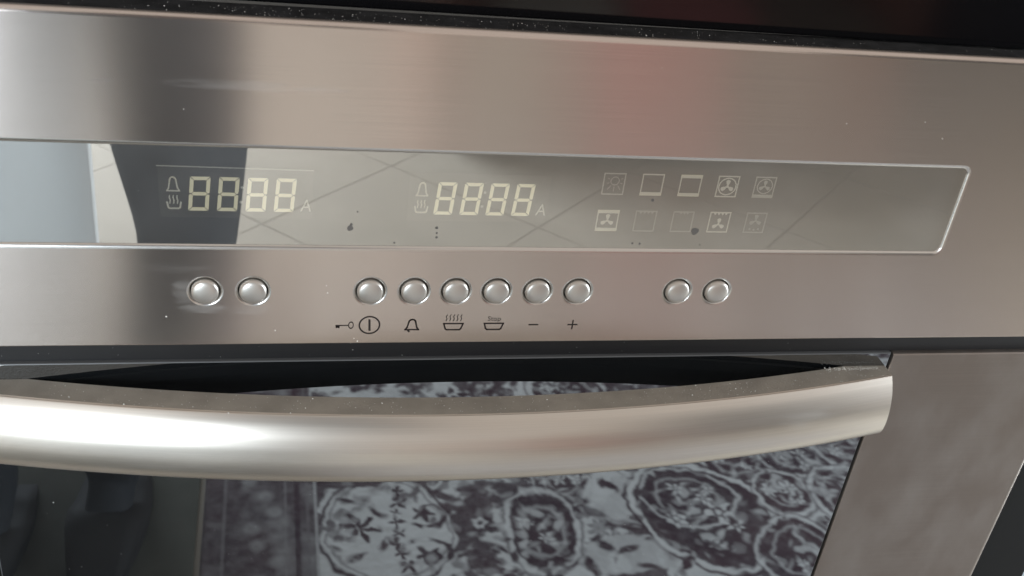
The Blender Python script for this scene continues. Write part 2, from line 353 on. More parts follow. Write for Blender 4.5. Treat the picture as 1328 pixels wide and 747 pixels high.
panel = link('control_panel', done(bm, 'control_panel', False), M['panel'], oven)
def rim_mesh(name, outer, width, depth, wall, n=7):
    """rounded edge that runs from the outer loop inwards and back to a short wall"""
    cx = sum(p[0] for p in outer)/len(outer); cz = sum(p[1] for p in outer)/len(outer)
    v, f = [], []; m = len(outer)
    norm = []
    for i in range(m):
        a, b = outer[i-1], outer[(i+1) % m]; tx, tz = b[0]-a[0], b[1]-a[1]; l = math.hypot(tx, tz); norm.append((-tz/l, tx/l))
    rings = [(width*math.sin(t), depth*(1-math.cos(t))) for t in [math.pi/2*k/n for k in range(n+1)]] + [(width, wall)]
    for (o, d) in rings:
        for (x, z), (nx, nz) in zip(outer, norm): v.append(Vector(((x+nx*o)/1000, d/1000, (z+nz*o)/1000)))
    for r in range(len(rings)-1):
        for i in range(m): f.append((r*m+i, r*m+(i+1) % m, (r+1)*m+(i+1) % m, (r+1)*m+i))
    me = pyd(name, v, f)
    me.shade_smooth(); return me
dr = link('display_rim', rim_mesh('display_rim', loop_rrect(*disp_o, 4.6, 8), 2.0, 1.3, 3.4), M['rim'], panel, (0, 0, Z0))
brm = rim_mesh('button_rim', loop_circle(0, 0, BR_O, 48), BR_O-BR_I, 1.15, 3.5); brm.materials.append(M['rim'])
# --- buttons: domed caps
def button_mesh():
    R, rows_ = 5.35, [(5.35, 3.0), (5.35, -.35), (5.28, -.62), (5.05, -.86)]
    for k in range(1, 9):
        t = k/8; rows_.append((5.05*math.cos(t*math.pi/2), -.86-1.25*math.sin(t*math.pi/2)))
    n = 40; v, f = [], []
    for r, y in rows_[:-1]:
        for i in range(n):
            a = 2*math.pi*i/n; v.append((r*math.cos(a)/1000, y/1000, r*math.sin(a)/1000))
    v.append((0, rows_[-1][1]/1000, 0))
    for r in range(len(rows_)-2):
        for i in range(n): f.append((r*n+i, r*n+(i+1) % n, (r+1)*n+(i+1) % n, (r+1)*n+i))
    b = (len(rows_)-2)*n
    for i in range(n): f.append((b+i, b+(i+1) % n, len(v)-1))
    me = pyd('button', v, f); me.shade_smooth(); me.materials.append(M['button']); return me
btm = button_mesh()
BL = ['first button at the left end, chalky residue round it', 'second button from the left', 'button above the key and power symbols', 'button above the bell symbol', 'button above the steaming dish symbol',
      'button above the Stop dish symbol', 'button above the minus symbol', 'button above the plus symbol', 'left button of the right-hand pair', 'right button of the right-hand pair']
for x, lb in zip(BUT, BL):
    o = link('button', btm, (), oven, W(x, 0, BZ)); o['label'] = lb
    o.rotation_euler = (math.radians(rnd.uniform(-1.2, 1.2)), 0, math.radians(rnd.uniform(-1.5, 1.5)))
    link('button_rim', brm, (), o, W(x, 0, BZ))
link('panel_backing', box_mesh('panel_backing', W(-290, 4.2, PB+3), W(290, 8, PT-3)), M['cavity'], panel)
link('top_ledge', box_mesh('top_ledge', W(-PX, PR-.2, PT-12), W(PX, 16, PT-.25)), M['ledge'], oven)
# --- display glass, a slab: mirrored front, clear sides
GY = 1.05
g = box_mesh('display_glass', W(-206.4, GY, -211.6), W(206.4, GY+1.0, -170.7))
dg = link('display_glass', g, [M['display'], M['clear']], oven)
for p in g.polygons: p.material_index = 0 if p.normal.y < -.5 else 1
# --- displays and icons just behind the glass
SY = 2.6
def behind(x, z, y=SY):                                   # things measured on the front plane, carried back to their own depth
    k = (y/1000-CAM.y)/(-CAM.y); return CAM.x*1000 + (x-CAM.x*1000)*k, z*k
def flat(name, polys, mat, parent, y=SY, thick=.12, carry=True):
    """a printed mark: thin plates cut to the given outlines (mm)"""
    bm = bmesh.new()
    for poly in polys:
        q = [behind(x, z, y) if carry else (x, z) for x, z in poly]
        fr = [bm.verts.new(W(x, y, z)) for x, z in q]; bk = [bm.verts.new(W(x, y+thick, z)) for x, z in q]
        n = len(q); bm.faces.new(fr)
        for i in range(n): bm.faces.new((fr[i], fr[(i+1) % n], bk[(i+1) % n], bk[i]))
    return link(name, done(bm, name), mat, parent)
def bar(a, b, wd):
    ax_, az_ = a; bx_, bz_ = b; l = math.hypot(bx_-ax_, bz_-az_); nx, nz = -(bz_-az_)/l*wd/2, (bx_-ax_)/l*wd/2
    return [(ax_+nx, az_+nz), (bx_+nx, bz_+nz), (bx_-nx, bz_-nz), (ax_-nx, az_-nz)]
def line(pts, wd, closed=False):
    out = []; n = len(pts)
    for i in range(n if closed else n-1): 
        a, b = pts[i], pts[(i+1) % n]; l = math.hypot(b[0]-a[0], b[1]-a[1]); ex = ((b[0]-a[0])/l*wd*.42, (b[1]-a[1])/l*wd*.42)
        out.append(bar((a[0]-ex[0], a[1]-ex[1]), (b[0]+ex[0], b[1]+ex[1]), wd))
    return out
def ring(cx, cz, r, wd, n=28, sx=1.):
    out = []
    for k in range(n):
        a, b = 2*math.pi*k/n, 2*math.pi*(k+1)/n
        out.append([(cx+sx*(r+wd/2)*math.cos(a), cz+(r+wd/2)*math.sin(a)), (cx+sx*(r+wd/2)*math.cos(b), cz+(r+wd/2)*math.sin(b)), (cx+sx*(r-wd/2)*math.cos(b), cz+(r-wd/2)*math.sin(b)), (cx+sx*(r-wd/2)*math.cos(a), cz+(r-wd/2)*math.sin(a))])
    return out
def disc(cx, cz, r, n=18): return [(cx+r*math.cos(2*math.pi*k/n), cz+r*math.sin(2*math.pi*k/n)) for k in range(n)]
def bell(cx, cz, wd, ht, t):
    p = []
    for k in range(13):
        a = math.pi*k/12; p.append((cx+wd*.26*math.cos(a), cz+ht*.22+ht*.28*math.sin(a)))
    p = [(cx+wd*.5, cz-ht*.5), (cx+wd*.36, cz-ht*.28)] + p + [(cx-wd*.36, cz-ht*.28), (cx-wd*.5, cz-ht*.5)]
    return line(p, t, True)
def text_mesh(s, size):
    c = bpy.data.curves.new('t', 'FONT'); c.body = s; c.size = size; c.align_x = 'CENTER'; c.resolution_u = 3; c.extrude = .00004; c.offset = -.000008*size/.003
    o = bpy.data.objects.new('t', c); COL.objects.link(o)
    me = bpy.data.meshes.new_from_object(o.evaluated_get(bpy.context.evaluated_depsgraph_get())); bpy.data.objects.remove(o); return me
def text(name, s, x, z, size, mat, parent, y, shear=0., sx=1.):
    me = text_mesh(s, size/1000)
    for v in me.vertices: v.co = Vector((v.co.x*sx+shear*v.co.y, -v.co.z, v.co.y))
    return link(name, me, mat, parent, W(x, y, z))
SL = .085                                                # lean of the digits
def segs(x, z, wd, ht, t, gap=.16):
    """seven plates; x, z = top left corner"""
    def S(px, pz): return (px+SL*pz, z+pz)
    H, m = -ht, -ht/2; k = t*.55; o = []
    def hor(zc, a):
        return [S(x+gap+a, zc), S(x+gap+a+k, zc+t/2), S(x+wd-gap-a-k, zc+t/2), S(x+wd-gap-a, zc), S(x+wd-gap-a-k, zc-t/2), S(x+gap+a+k, zc-t/2)]
    o.append([S(x+gap+.1, 0), S(x+wd-gap-.1, 0), S(x+wd-t-gap, -t), S(x+t+gap, -t)])
    o.append([S(x+gap+.1, H), S(x+t+gap, H+t), S(x+wd-t-gap, H+t), S(x+wd-gap-.1, H)])
    o.append([S(x+t*.5+gap, m), S(x+t+gap, m+t*.5), S(x+wd-t-gap, m+t*.5), S(x+wd-t*.5-gap, m), S(x+wd-t-gap, m-t*.5), S(x+t+gap, m-t*.5)])
    for a, b in ((0, m), (m, H)):
        topd, botd = (t+gap, t*.5+gap) if a == 0 else (t*.5+gap, t+gap)
        if a == 0:
            o.append([S(x, -gap-.1), S(x+t, -t-gap), S(x+t, m+t*.5+gap), S(x+t*.45, m+gap), S(x, m+gap+.3)])
            o.append([S(x+wd, -gap-.1), S(x+wd, m+gap+.3), S(x+wd-t*.45, m+gap), S(x+wd-t, m+t*.5+gap), S(x+wd-t, -t-gap)])
        else:
            o.append([S(x, H+gap+.1), S(x, m-gap-.3), S(x+t*.45, m-gap), S(x+t, m-t*.5-gap), S(x+t, H+t+gap)])
            o.append([S(x+wd, H+gap+.1), S(x+wd-t, H+t+gap), S(x+wd-t, m-t*.5-gap), S(x+wd-t*.45, m-gap), S(x+wd, m-gap-.3)])
    return o
def clock(x0, label, bx, colon):
    pl = flat('clock_display', [[(x0-11.3, -178.6), (x0+44.6, -178.6), (x0+44.6, -199.4), (x0-11.3, -199.4)]], M['plate'], oven, SY+.3)
    pl['label'] = label
    for d in range(4):
        for s in segs(x0+d*10.42, -182.5, 7.35, 14.1, 1.38): flat('segment', [s], M['segment'], pl)
    flat('bell_icon', bell(x0-6.2, -185.7, 4.4, 5.6, .55), M['icon_bright'], pl)
    dz = -193.1
    ds = line([(x0-8.6, dz-.2), (x0-8.2, dz-2.3), (x0-7.6, dz-2.7), (x0-4.6, dz-2.7), (x0-4., dz-2.3), (x0-3.6, dz-.2)], .65)
    for k in range(3): ds += line([(x0-7.6+k*1.35, dz+2.6), (x0-8.0+k*1.35+.3, dz+1.6), (x0-7.4+k*1.35, dz+.7), (x0-7.6+k*1.35, dz-.6)], .42)
    flat('dish_icon', ds, M['icon_bright'], pl)
    bxx, bz = behind(x0+42.0, -196.2)
    text('letter', 'A', bxx, bz, 7.4, M['icon_bright'], pl, SY, .10, .85)
    if colon:
        for cz in (-186.6, -192.7): flat('colon_dot', [disc(x0+18.9+SL*(cz+182.5), cz, .55)], M['icon_mid'], pl)
    return pl
c1 = clock(-113.8, 'left digital display, all segments of four digits showing', 0, True)
c2 = clock(-21.3, 'middle digital display with four slanted digits', 0, True)
flat('film_edge', [bar((-125.6, -178.4), (-69, -178.9), .45)], M['icon_mid'], c1, SY-.1)
def frame_icon(x, z, hw=4.65, hh=4.85, t=.55, top=0, bot=0):
    p = [bar((x-hw, z+hh-t/2), (x+hw, z+hh-t/2), t), bar((x-hw, z-hh+t/2), (x+hw, z-hh+t/2), t), bar((x-hw+t/2, z-hh), (x-hw+t/2, z+hh), t*.85), bar((x+hw-t/2, z-hh), (x+hw-t/2, z+hh), t*.85)]
    if top: p.append([(x-hw, z+hh), (x+hw, z+hh), (x+hw, z+hh-1.5), (x-hw, z+hh-1.5)])
    if bot: p.append([(x-hw, z-hh), (x+hw, z-hh), (x+hw, z-hh+1.5), (x-hw, z-hh+1.5)])
    return p
def fan(cx, cz, r):
    o = [disc(cx, cz, r*.18, 10)]
    for k in range(3):
        a = math.radians(90+120*k); p = []
        for t, s in ((.12, -.06), (.5, -.24), (.85, -.30), (1., 0), (.85, .30), (.5, .24), (.12, .06)):
            p.append((cx+r*(t*math.cos(a)-s*math.sin(a)), cz+r*(t*math.sin(a)+s*math.cos(a))))
        o.append(p)
    return o
def zig(x, z, n, wd):
    p = []
    for k in range(n): a = x-wd/2+wd*(k+.5)/n; p.append([(a-wd/n*.42, z), (a+wd/n*.42, z), (a, z-1.15)])
    return p
IX = [49.3, 65.5, 81.8, 98.1, 114.5]; Z1, Z2 = -181.5, -198.1
def lamp(x, z):
    p = ring(x+.3, z+1.3, 1.75, .4, 20)
    for a in (200, 160, 20, -20, 235, 270, 305): p += [bar((x+.3+2.5*math.cos(math.radians(a)), z+1.3+2.5*math.sin(math.radians(a))), (x+.3+(3.4 if abs(a) < 210 else 4.6)*math.cos(math.radians(a)), z+1.3+(3.4 if abs(a) < 210 else 4.6)*math.sin(math.radians(a))), .35)]
    return p
icons = [(0, Z1, 'icon_mid', frame_icon(IX[0], Z1), 'lamp icon in a square'), (1, Z1, 'icon_bright', frame_icon(IX[1], Z1, bot=1), 'square icon with a bar along the bottom'),
         (2, Z1, 'icon_bright', frame_icon(IX[2], Z1, top=1, bot=1), 'square icon with bars at top and bottom'), (3, Z1, 'icon_bright', frame_icon(IX[3], Z1)+ring(IX[3], Z1, 3.75, .5)+fan(IX[3], Z1, 3.1), 'fan in a ring icon'),
         (4, Z1, 'icon_mid', frame_icon(IX[4], Z1, bot=1)+ring(IX[4]+.1, Z1+.5, 3.3, .42)+fan(IX[4]+.1, Z1+.5, 2.7), 'fan in a ring icon over a bottom bar'),
         (0, Z2, 'icon_bright', frame_icon(IX[0], Z2, top=1, bot=1)+fan(IX[0], Z2, 3.0), 'bright fan icon between two bars'), (1, Z2, 'icon_faint', frame_icon(IX[1], Z2)+zig(IX[1], Z2+4.4, 4, 6.6), 'faint grill icon with four teeth'),
         (2, Z2, 'icon_faint', frame_icon(IX[2], Z2)+zig(IX[2]+.2, Z2+4.4, 3, 4.4), 'faint grill icon with three teeth'), (3, Z2, 'icon_bright', frame_icon(IX[3], Z2)+zig(IX[3], Z2+4.4, 4, 6.6)+fan(IX[3], Z2-1., 2.9), 'fan icon under grill teeth'),
         (4, Z2, 'icon_faint', frame_icon(IX[4], Z2)+fan(IX[4], Z2+1.0, 2.9)+[disc(IX[4]-1.8, Z2-3, .45), disc(IX[4]+.1, Z2-3.3, .45), disc(IX[4]+2., Z2-3, .45)], 'faint fan icon over three drops')]
for i, z, mt, polys, lb in icons:
    o = flat('mode_icon', polys, M[mt], oven); o['label'] = lb
    if lb.startswith('lamp'): flat('lamp_symbol', lamp(IX[0], Z1), M['icon_faint'], o)
# spots dried on the display glass
for x, z, r in [(88.4, -202.5, 1.65), (-20.6, -202.6, .62), (-20.4, -204.9, .42), (-20.3, -206.9, .5), (-54.6, -203.2, 1.2), (-54.2, -201.6, .6), (62, -208.6, .45), (65.2, -208.8, .5), (67, -188.4, .7), (92, -209, .3), (-37, -209.5, .4), (-52, -196, .35)]:
    flat('spot', [[(x+r*(1+.07*math.sin(3*t+x))*math.cos(t), z+r*(1+.07*math.sin(3*t+x))*math.sin(t)) for t in [6.2832*k/16 for k in range(16)]]], M['stain'], dg, GY-.06, .04)
# --- symbols printed on the steel
PY = -.06
def ink(name, polys, lb): 
    o = flat(name, polys, M['ink'], panel, PY, .05, False); o['label'] = lb; return o
ink('key_symbol', line([(-58.6, -248.7), (-53.6, -248.7)], .48)+ring(-52.5, -248.6, 1.55, .6, 24, .62)+[bar((-58.4, -248.8), (-58.4, -250.0), .55), bar((-57.4, -248.8), (-57.4, -250.0), .55), bar((-58.7, -249.3), (-57.1, -249.3), 1.0)], 'small key symbol')
ink('power_symbol', ring(-44.9, -248.6, 4.15, .68, 44)+[bar((-45.05, -245.8), (-44.75, -251.4), .9)], 'ringed vertical bar symbol')
ink('bell_symbol', bell(-27.2, -248.5, 5.6, 5.0, .68)+[bar((-28.9, -251.2), (-28.2, -252.2), .8)], 'bell symbol')
def dish(x): return line([(x-4.1, -248.1), (x+4.1, -248.1), (x+3.3, -250.7), (x+2.7, -251.2), (x-2.7, -251.2), (x-3.3, -250.7)], .68, True)
st = []
for k in range(5):
    a = -13.0+k*1.55; st += line([(a+.25, -243.7), (a-.15, -244.6), (a+.25, -245.7), (a-.1, -246.7)], .36)
ink('steaming_dish_symbol', dish(-9.8)+st, 'dish symbol with steam')
ink('stop_dish_symbol', dish(7.5), 'dish symbol under the word Stop')
o = text('stop_lettering', 'Stop', 7.5, -246.75, 3.2, M['ink'], panel, -.06, 0, 1.0); o['label'] = 'printed word Stop'
ink('minus_symbol', [bar((22.7, -248.9), (27.0, -248.9), .62)], 'minus symbol')
ink('plus_symbol', [bar((40.0, -249.0), (44.4, -249.0), .62), bar((42.2, -246.6), (42.2, -248.7), .62), bar((42.2, -249.3), (42.2, -251.4), .62)], 'plus symbol')

# --- black gap between panel and door
link('black_gap', box_mesh('black_gap', W(-PX, 3.0, -268.5), W(PX, 12, PB-.05)), M['black'], oven)
# --- door
DT, DB, GX = -266.8, -700.0, 201.6
door = link('door', box_mesh('door', W(-300, 5.4, DB), W(300, 30, DT-2.2)), M['cavity'], oven)
gl = box_mesh('door_glass', W(-GX, 1.0, DB+4), W(GX, 5.2, DT), .0005, 2)
dgl = link('door_glass', gl, [M['door_glass'], M['glass_edge']], door)
for p in gl.polygons: p.material_index = 0 if p.normal.y < -.95 else 1
for s in (-1, 1):
    bm = bmesh.new()
    # plan of the frame strip: inner edge, face, big round outer edge
    pl = [(GX+.9, 4.5), (GX+.9, .5), (GX+1.1, .15), (GX+1.5, 0)] + [(300+4.5*math.sin(math.radians(a)), 4.5-4.5*math.cos(math.radians(a))) for a in range(0, 91, 9)] + [(304.5, 8)]
    zs = [(DT-.0, 1.6, .0), (DT-.25, .45, 0), (DT-.9, 0, 0), (DB, 0, 0)]
    rws = []
    for z, push, _ in zs: rws.append([bm.verts.new(W(s*x, y+push, z)) for x, y in pl])
    for a, b in zip(rws[:-1], rws[1:]):
        for i in range(len(pl)-1): bm.faces.new((a[i], a[i+1], b[i+1], b[i])).smooth = i > 3
    bm.faces.new(rws[0])
    link('door_frame', done(bm, 'door_frame'), M['frame'], door)['label'] = 'right satin steel side of the door' if s > 0 else 'left satin steel side of the door'
# --- bowed handle
def bow(x): return -29.0*(1-(x/229.0)**2)
HZ, HX = -274.0, 200.2
pf = [(0, -.45), (-.3, -.6), (-2.6, -3.8), (-4.7, -7.7), (-6.0, -11.2), (-6.9, -14.6), (-7.55, -19.6), (-7.5, -24.4), (-6.9, -27.6), (-5.9, -29.9), (-5.0, -30.6), (-3.9, -30.4)]
def smooth_profile(p, n=4):
    o = []
    for i in range(len(p)-1):
        p0, p1, p2, p3 = p[max(i-1, 0)], p[i], p[i+1], p[min(i+2, len(p)-1)]
        for k in range(n):
            t = k/n; o.append(tuple(.5*((2*p1[j])+(-p0[j]+p2[j])*t+(2*p0[j]-5*p1[j]+4*p2[j]-p3[j])*t*t+(-p0[j]+3*p1[j]-3*p2[j]+p3[j])*t**3) for j in (0, 1)))
    return o+[p[-1]]
fp = [(.7, 0), (.3, -.08)] + smooth_profile(pf)
bm = bmesh.new(); rws = []; NSEG = 96
for k in range(NSEG+1):
    x = -HX+2*HX*k/NSEG; yo = bow(x); inner = min(yo+12.1, .9)
    col = [(inner, HZ)] + [(min(yo+a, inner), HZ+b) for a, b in fp] + [(min(yo-2.6, inner), HZ-29.6), (min(yo-.6, inner), HZ-25), (min(yo+3.5, inner), HZ-15), (min(yo+8.5, inner), HZ-6), (inner, HZ-2.5)]
    rws.append([bm.verts.new(W(x, y, z)) for y, z in col])
n = len(rws[0]); nf = len(fp)
for a, b in zip(rws[:-1], rws[1:]):
    for i in range(n):
        j = (i+1) % n; f = bm.faces.new((a[i], b[i], b[j], a[j])); f.smooth = 1 < i < nf+1; f.material_index = 1 if i == 0 else 2 if i >= nf else 0  # back faces coloured near black, standing for the shade behind the handle
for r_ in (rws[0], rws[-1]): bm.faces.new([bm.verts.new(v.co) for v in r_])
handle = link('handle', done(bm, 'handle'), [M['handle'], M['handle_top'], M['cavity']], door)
handle['label'] = 'bowed satin steel door handle with a dusty top'
for s in (-1, 1): link('gap_filler', box_mesh('gap_filler', W(s*300, 8.05, DB), W(s*345, 26, DT-4)), M['cavity'], door)  # added black filler: the shade of the gap beside the door as colour
link('casing', box_mesh('casing', W(-280, 31, -712), W(280, 560, -140)), M['oven_body'], oven)

# --- dust: specks lying on the ledge, the handle and the steel
def dust(name, pts, parent, mat='dust'):
    bm = bmesh.new()
    for (x, y, z, r) in pts:
        c = W(x, y, z); q = [c+Vector(d)*r/1000*rnd.uniform(.7, 1.3) for d in ((1, 0, 0), (-1, 0, 0), (0, 1, 0), (0, -1, 0), (0, 0, 1), (0, 0, -1))]
        v = [bm.verts.new(p) for p in q]
        for a in (0, 1):
            for b in (2, 3):
                for c_ in (4, 5): bm.faces.new((v[a], v[b], v[c_]))
    o = link(name, done(bm, name), M[mat], parent); o['kind'] = 'stuff'; return o
pts = []
for k in range(300):
    x = rnd.choice([rnd.gauss(-30, 45), rnd.gauss(80, 40), rnd.uniform(-200, 290), rnd.gauss(-85, 30)]); pts.append((x, rnd.uniform(3, 13), PT-.2, abs(rnd.gauss(.05, .07))+.04))
dust('dust', pts, oven)
pts = []
for k in range(330):
    x = rnd.uniform(-170, 200); yo = bow(x); pts.append((x, min(yo+rnd.uniform(.8, 11.5), .5), HZ+.03, abs(rnd.gauss(.07, .05))+.04))
for k in range(260):
    x = rnd.uniform(168, 196); pts.append((x, rnd.gauss(-1.4, .7), HZ+.05, rnd.uniform(.08, .22)))
for x, y in [(-141, -17), (-101, -24), (-71, -22), (-68, -16), (-40, -20), (-77, -25), (30, -20), (100, -12), (118, -15), (96, -19)]: pts.append((x, y, HZ+.1, .32))
dust('dust', pts, handle)
pts = [(rnd.uniform(-180, 250), -.05, rnd.uniform(-256, -125), rnd.uniform(.05, .10)) for k in range(30)]
pts += [(188.5, -.1, -157.1, .3), (178, -.1, -150, .22), (143, -.1, -152, .2), (-115, -.1, -156, .2), (-62.5, -.1, -233, .3), (-63, -.1, -229.5, .2), (-49.5, -.1, -256.5, .35), (-51, -.1, -255.2, .2), (-83, -.1, -251, .3), (-125, -.1, -244, .35)]
pts = [p for p in pts if not (-214 < p[2] < -168 and p[0] < 209)]
dust('dust', pts, panel)
dust('dust', [(rnd.uniform(-195, 200), .95, rnd.uniform(-420, -306), rnd.uniform(.05, .12)) for k in range(60)] + [(-176, .95, -340, .35), (-178, .95, -385, .3), (-133, .95, -392, .35), (-155, .95, -316, .3)], dgl)
dust('dust', [(rnd.uniform(-190, 200), GY-.1, rnd.uniform(-210, -172), rnd.uniform(.05, .1)) for k in range(24)], dg)
dust('dust', [(rnd.uniform(-190, 190), 2.9, rnd.uniform(-266, -259), rnd.uniform(.05, .13)) for k in range(18)] + [(-51, 2.9, -263, .2), (-30, 2.9, -266, .18), (-52, 2.9, -259.5, .18)], oven)

# ------------------------------------------------------------------ black glass front above the oven, a hair out of line with it
up_f = link('glass_front', box_mesh('glass_front', (-.31, 0, 0), (.31, .02, .30), .001, 2), M['top_glass'], None, (0, .0155, Z0-.1213))
up_f.rotation_euler.z = math.radians(-.8)
tag(up_f, 'glossy black glass front just above the steel control panel', 'glass front')
base = thing('base_cabinet', 'dark cabinet carrying the oven, below the door', 'cabinet', (0, .28, 0))
link('body', box_mesh('base_body', (-.318, .02, .0), (.318, .58, .425)), M['oven_body'], base)
link('drawer_front', box_mesh('drawer_front', (-.30, .0, .10), (.30, .0195, .42), .002, 2), M['frame'], base)
# pale cabinet beside the door
cb = thing('kitchen_cabinet', 'pale grey cabinet beyond the dark gap at the right of the oven door', 'cabinet', (.62, .28, 0))
link('door', box_mesh('cabinet_door', (.346, .012, .10), (.92, .030, .90), .002, 2), M['cabinet'], cb)
link('body', box_mesh('cabinet_body', (.348, .0305, .0), (.92, .56, .90)), M['cabinet'], cb)

# ------------------------------------------------------------------ room behind the camera, seen mirrored; rack and sofa form added for their reflections
m_sofa = principled('brown upholstery', (.20, .15, .11), .9, bump=.3, bscale=500, var=.12, vscale=20)
m_wood = principled('dark stained wood', (.05, .035, .025), .45, var=.2, vscale=9)
m_red = principled('red woven cloth', (.52, .19, .17), .9, bump=.4, bscale=300, var=.12, vscale=40)
m_dark = principled('dark walnut cabinet', (.035, .03, .026), .5, var=.2, vscale=6)
sofa = thing('sofa', 'cream and brown sofa with wooden arms, shaped to give the bands mirrored in the steel', 'sofa', (1.15, -2.6, 0))  # form and cushion colours made up for the bands reflected in the panel
m_cream = principled('cream upholstery', (.55, .50, .42), .9, bump=.3, bscale=500, var=.08, vscale=20)
m_rw = principled('reddish wood', (.26, .10, .06), .4, var=.2, vscale=12)
link('base', box_mesh('base', (.30, -3.0, .10), (1.52, -2.16, .26), .02, 3), m_sofa, sofa)
for x, q, m_ in ((.375, .345, m_cream), (.725, .29, m_cream), (1.02, .425, m_sofa)):
    link('seat_cushion', box_mesh('seat_cushion', (x, -2.75, .262), (x+q, -2.13, .42), .05, 4), m_, sofa)
    link('back_cushion', box_mesh('back_cushion', (x, -3.02, .262), (x+q, -2.76, .86), .07, 4), m_, sofa)
for x in (.27, 1.45): link('arm', box_mesh('arm', (x, -3.0, .262), (x+.10, -2.16, .60), .03, 4), m_rw, sofa)
for x in (.35, 1.47):
    for y in (-2.22, -2.94): link('leg', box_mesh('leg', (x-.025, y-.025, 0), (x+.025, y+.025, .10), .004, 1), m_wood, sofa)
# red blanket folded over the sofa front and back
def blanket():
    path = [(-2.115, .12), (-2.112, .30), (-2.118, .40), (-2.15, .437), (-2.45, .437), (-2.70, .44), (-2.735, .47), (-2.74, .62), (-2.745, .78), (-2.78, .818), (-2.90, .82)]
    v, f = [], []; nx = 24
    for j, (y, z) in enumerate(path):
        for i in range(nx+1):
            x = .71+.34*i/nx; v.append((x+.01*math.sin(j*1.3), y+.004*math.sin(i*1.7+j*.5)+.003, z+.004*math.sin(i*1.1+j)))
    for j in range(len(path)-1):
        for i in range(nx): a = j*(nx+1)+i; f.append((a, a+1, a+nx+2, a+nx+1))
    me = pyd('blanket', v, f); me.shade_smooth(); o = link('blanket', me, m_red)
    md = o.modifiers.new('thickness', 'SOLIDIFY'); md.thickness = .007; md.offset = 1
    return tag(o, 'red blanket hanging over the brown sofa, a red streak in the steel', 'blanket')
blanket()
rack = thing('added_rack', 'added low rack with a pale blue sheet, brightening the mirrored left end of the display', 'added rack', (-.75, -1.22, 0))  # rack and backlit sheet are added for the pale reflection in the display
def rod(name, p, q, r, mat, parent):
    p, q = Vector(p), Vector(q); bm = bmesh.new(); bmesh.ops.create_cone(bm, cap_ends=True, segments=12, radius1=r, radius2=r, depth=(q-p).length)
    bm.transform(Matrix.Translation((p+q)/2) @ (q-p).to_track_quat('Z', 'Y').to_matrix().to_4x4()); return link(name, done(bm, name), mat, parent, smooth=True)
for x in (-1.12, -.385):
    for dy in (-.14, -.035): rod('leg', (x, -1.22+dy, .0), (x, -1.225, .675), .006, M['rim'], rack)
rod('rail', (-1.2, -1.22, .68), (-.345, -1.22, .68), .007, M['rim'], rack)
m_sheet, nt, out = new_mat('thin pale blue cotton'); df = N(nt, 'ShaderNodeBsdfDiffuse'); tl = N(nt, 'ShaderNodeBsdfTranslucent'); mx = N(nt, 'ShaderNodeMixShader', i_0=.62)
for q in (df, tl): q.inputs[0].default_value = (.70, .725, .735, 1)
nt.links.new(df.outputs[0], mx.inputs[1]); nt.links.new(tl.outputs[0], mx.inputs[2]); nt.links.new(mx.outputs[0], out.inputs[0])
pth = [(-1.204, .13)] + [(-1.204, .13+.53*k/6) for k in range(1, 7)] + [(-1.21, .684), (-1.22, .69), (-1.23, .684)] + [(-1.236, .66-.5*k/6) for k in range(7)]
v, f = [], []; nx = 40
for j, (y, z) in enumerate(pth):
    dr = max(0, .66-z)/.53
    for i in range(nx+1):
        x = -1.15+.797*i/nx; v.append((x, y+.010*dr*math.sin(i*.55+.3*j*(y < -1.22)), z))
for j in range(len(pth)-1):
    for i in range(nx): q = j*(nx+1)+i; f.append((q, q+1, q+nx+2, q+nx+1))
link('sheet', pyd('sheet', v, f), m_sheet, rack, smooth=True)
ward = thing('wardrobe', 'tall dark wooden wardrobe mirrored as the dark right end of the panel', 'wardrobe', (2.6, -2.9, 0))
link('body', box_mesh('body', (1.87, -3.3, .06), (3.35, -2.62, 2.1), .006, 2), m_dark, ward)
link('plinth', box_mesh('plinth', (1.90, -3.28, 0), (3.32, -2.66, .0595)), m_dark, ward)
for x in (1.88, 2.615):
    d = link('door', box_mesh('door', (x, -2.618, .08), (x+.725, -2.598, 2.08), .004, 2), m_dark, ward)
    link('handle', box_mesh('handle', (x+(.66 if x < 2.5 else .04), -2.596, 1.0), (x+(.68 if x < 2.5 else .06), -2.575, 1.16), .004, 2), M['rim'], d)

# ------------------------------------------------------------------ the person taking the picture, leaning in from the left
m_cloth = principled('dark navy cloth', (.035, .037, .042), .85, bump=.4, bscale=260)
m_skin = principled('skin', (.20, .105, .075), .6)
m_hair = principled('black hair', (.012, .010, .009), .5)
m_shoe = principled('black slipper', (.02, .017, .016), .8)
def skinned(name, verts, edges, radii, root, sub=2):
    me = bpy.data.meshes.new(name); me.from_pydata(verts, edges, []); o = bpy.data.objects.new(name, me); COL.objects.link(o)
    o.modifiers.new('skin', 'SKIN').use_smooth_shade = True
    s = o.modifiers.new('sub', 'SUBSURF'); s.levels = sub; s.render_levels = sub
    for i, r in enumerate(radii):
        d = me.skin_vertices[0].data[i]; d.radius = r if isinstance(r, tuple) else (r, r); d.use_root = i == root
    out = bpy.data.meshes.new_from_object(o.evaluated_get(bpy.context.evaluated_depsgraph_get())); bpy.data.objects.remove(o)
    out.shade_smooth(); return out
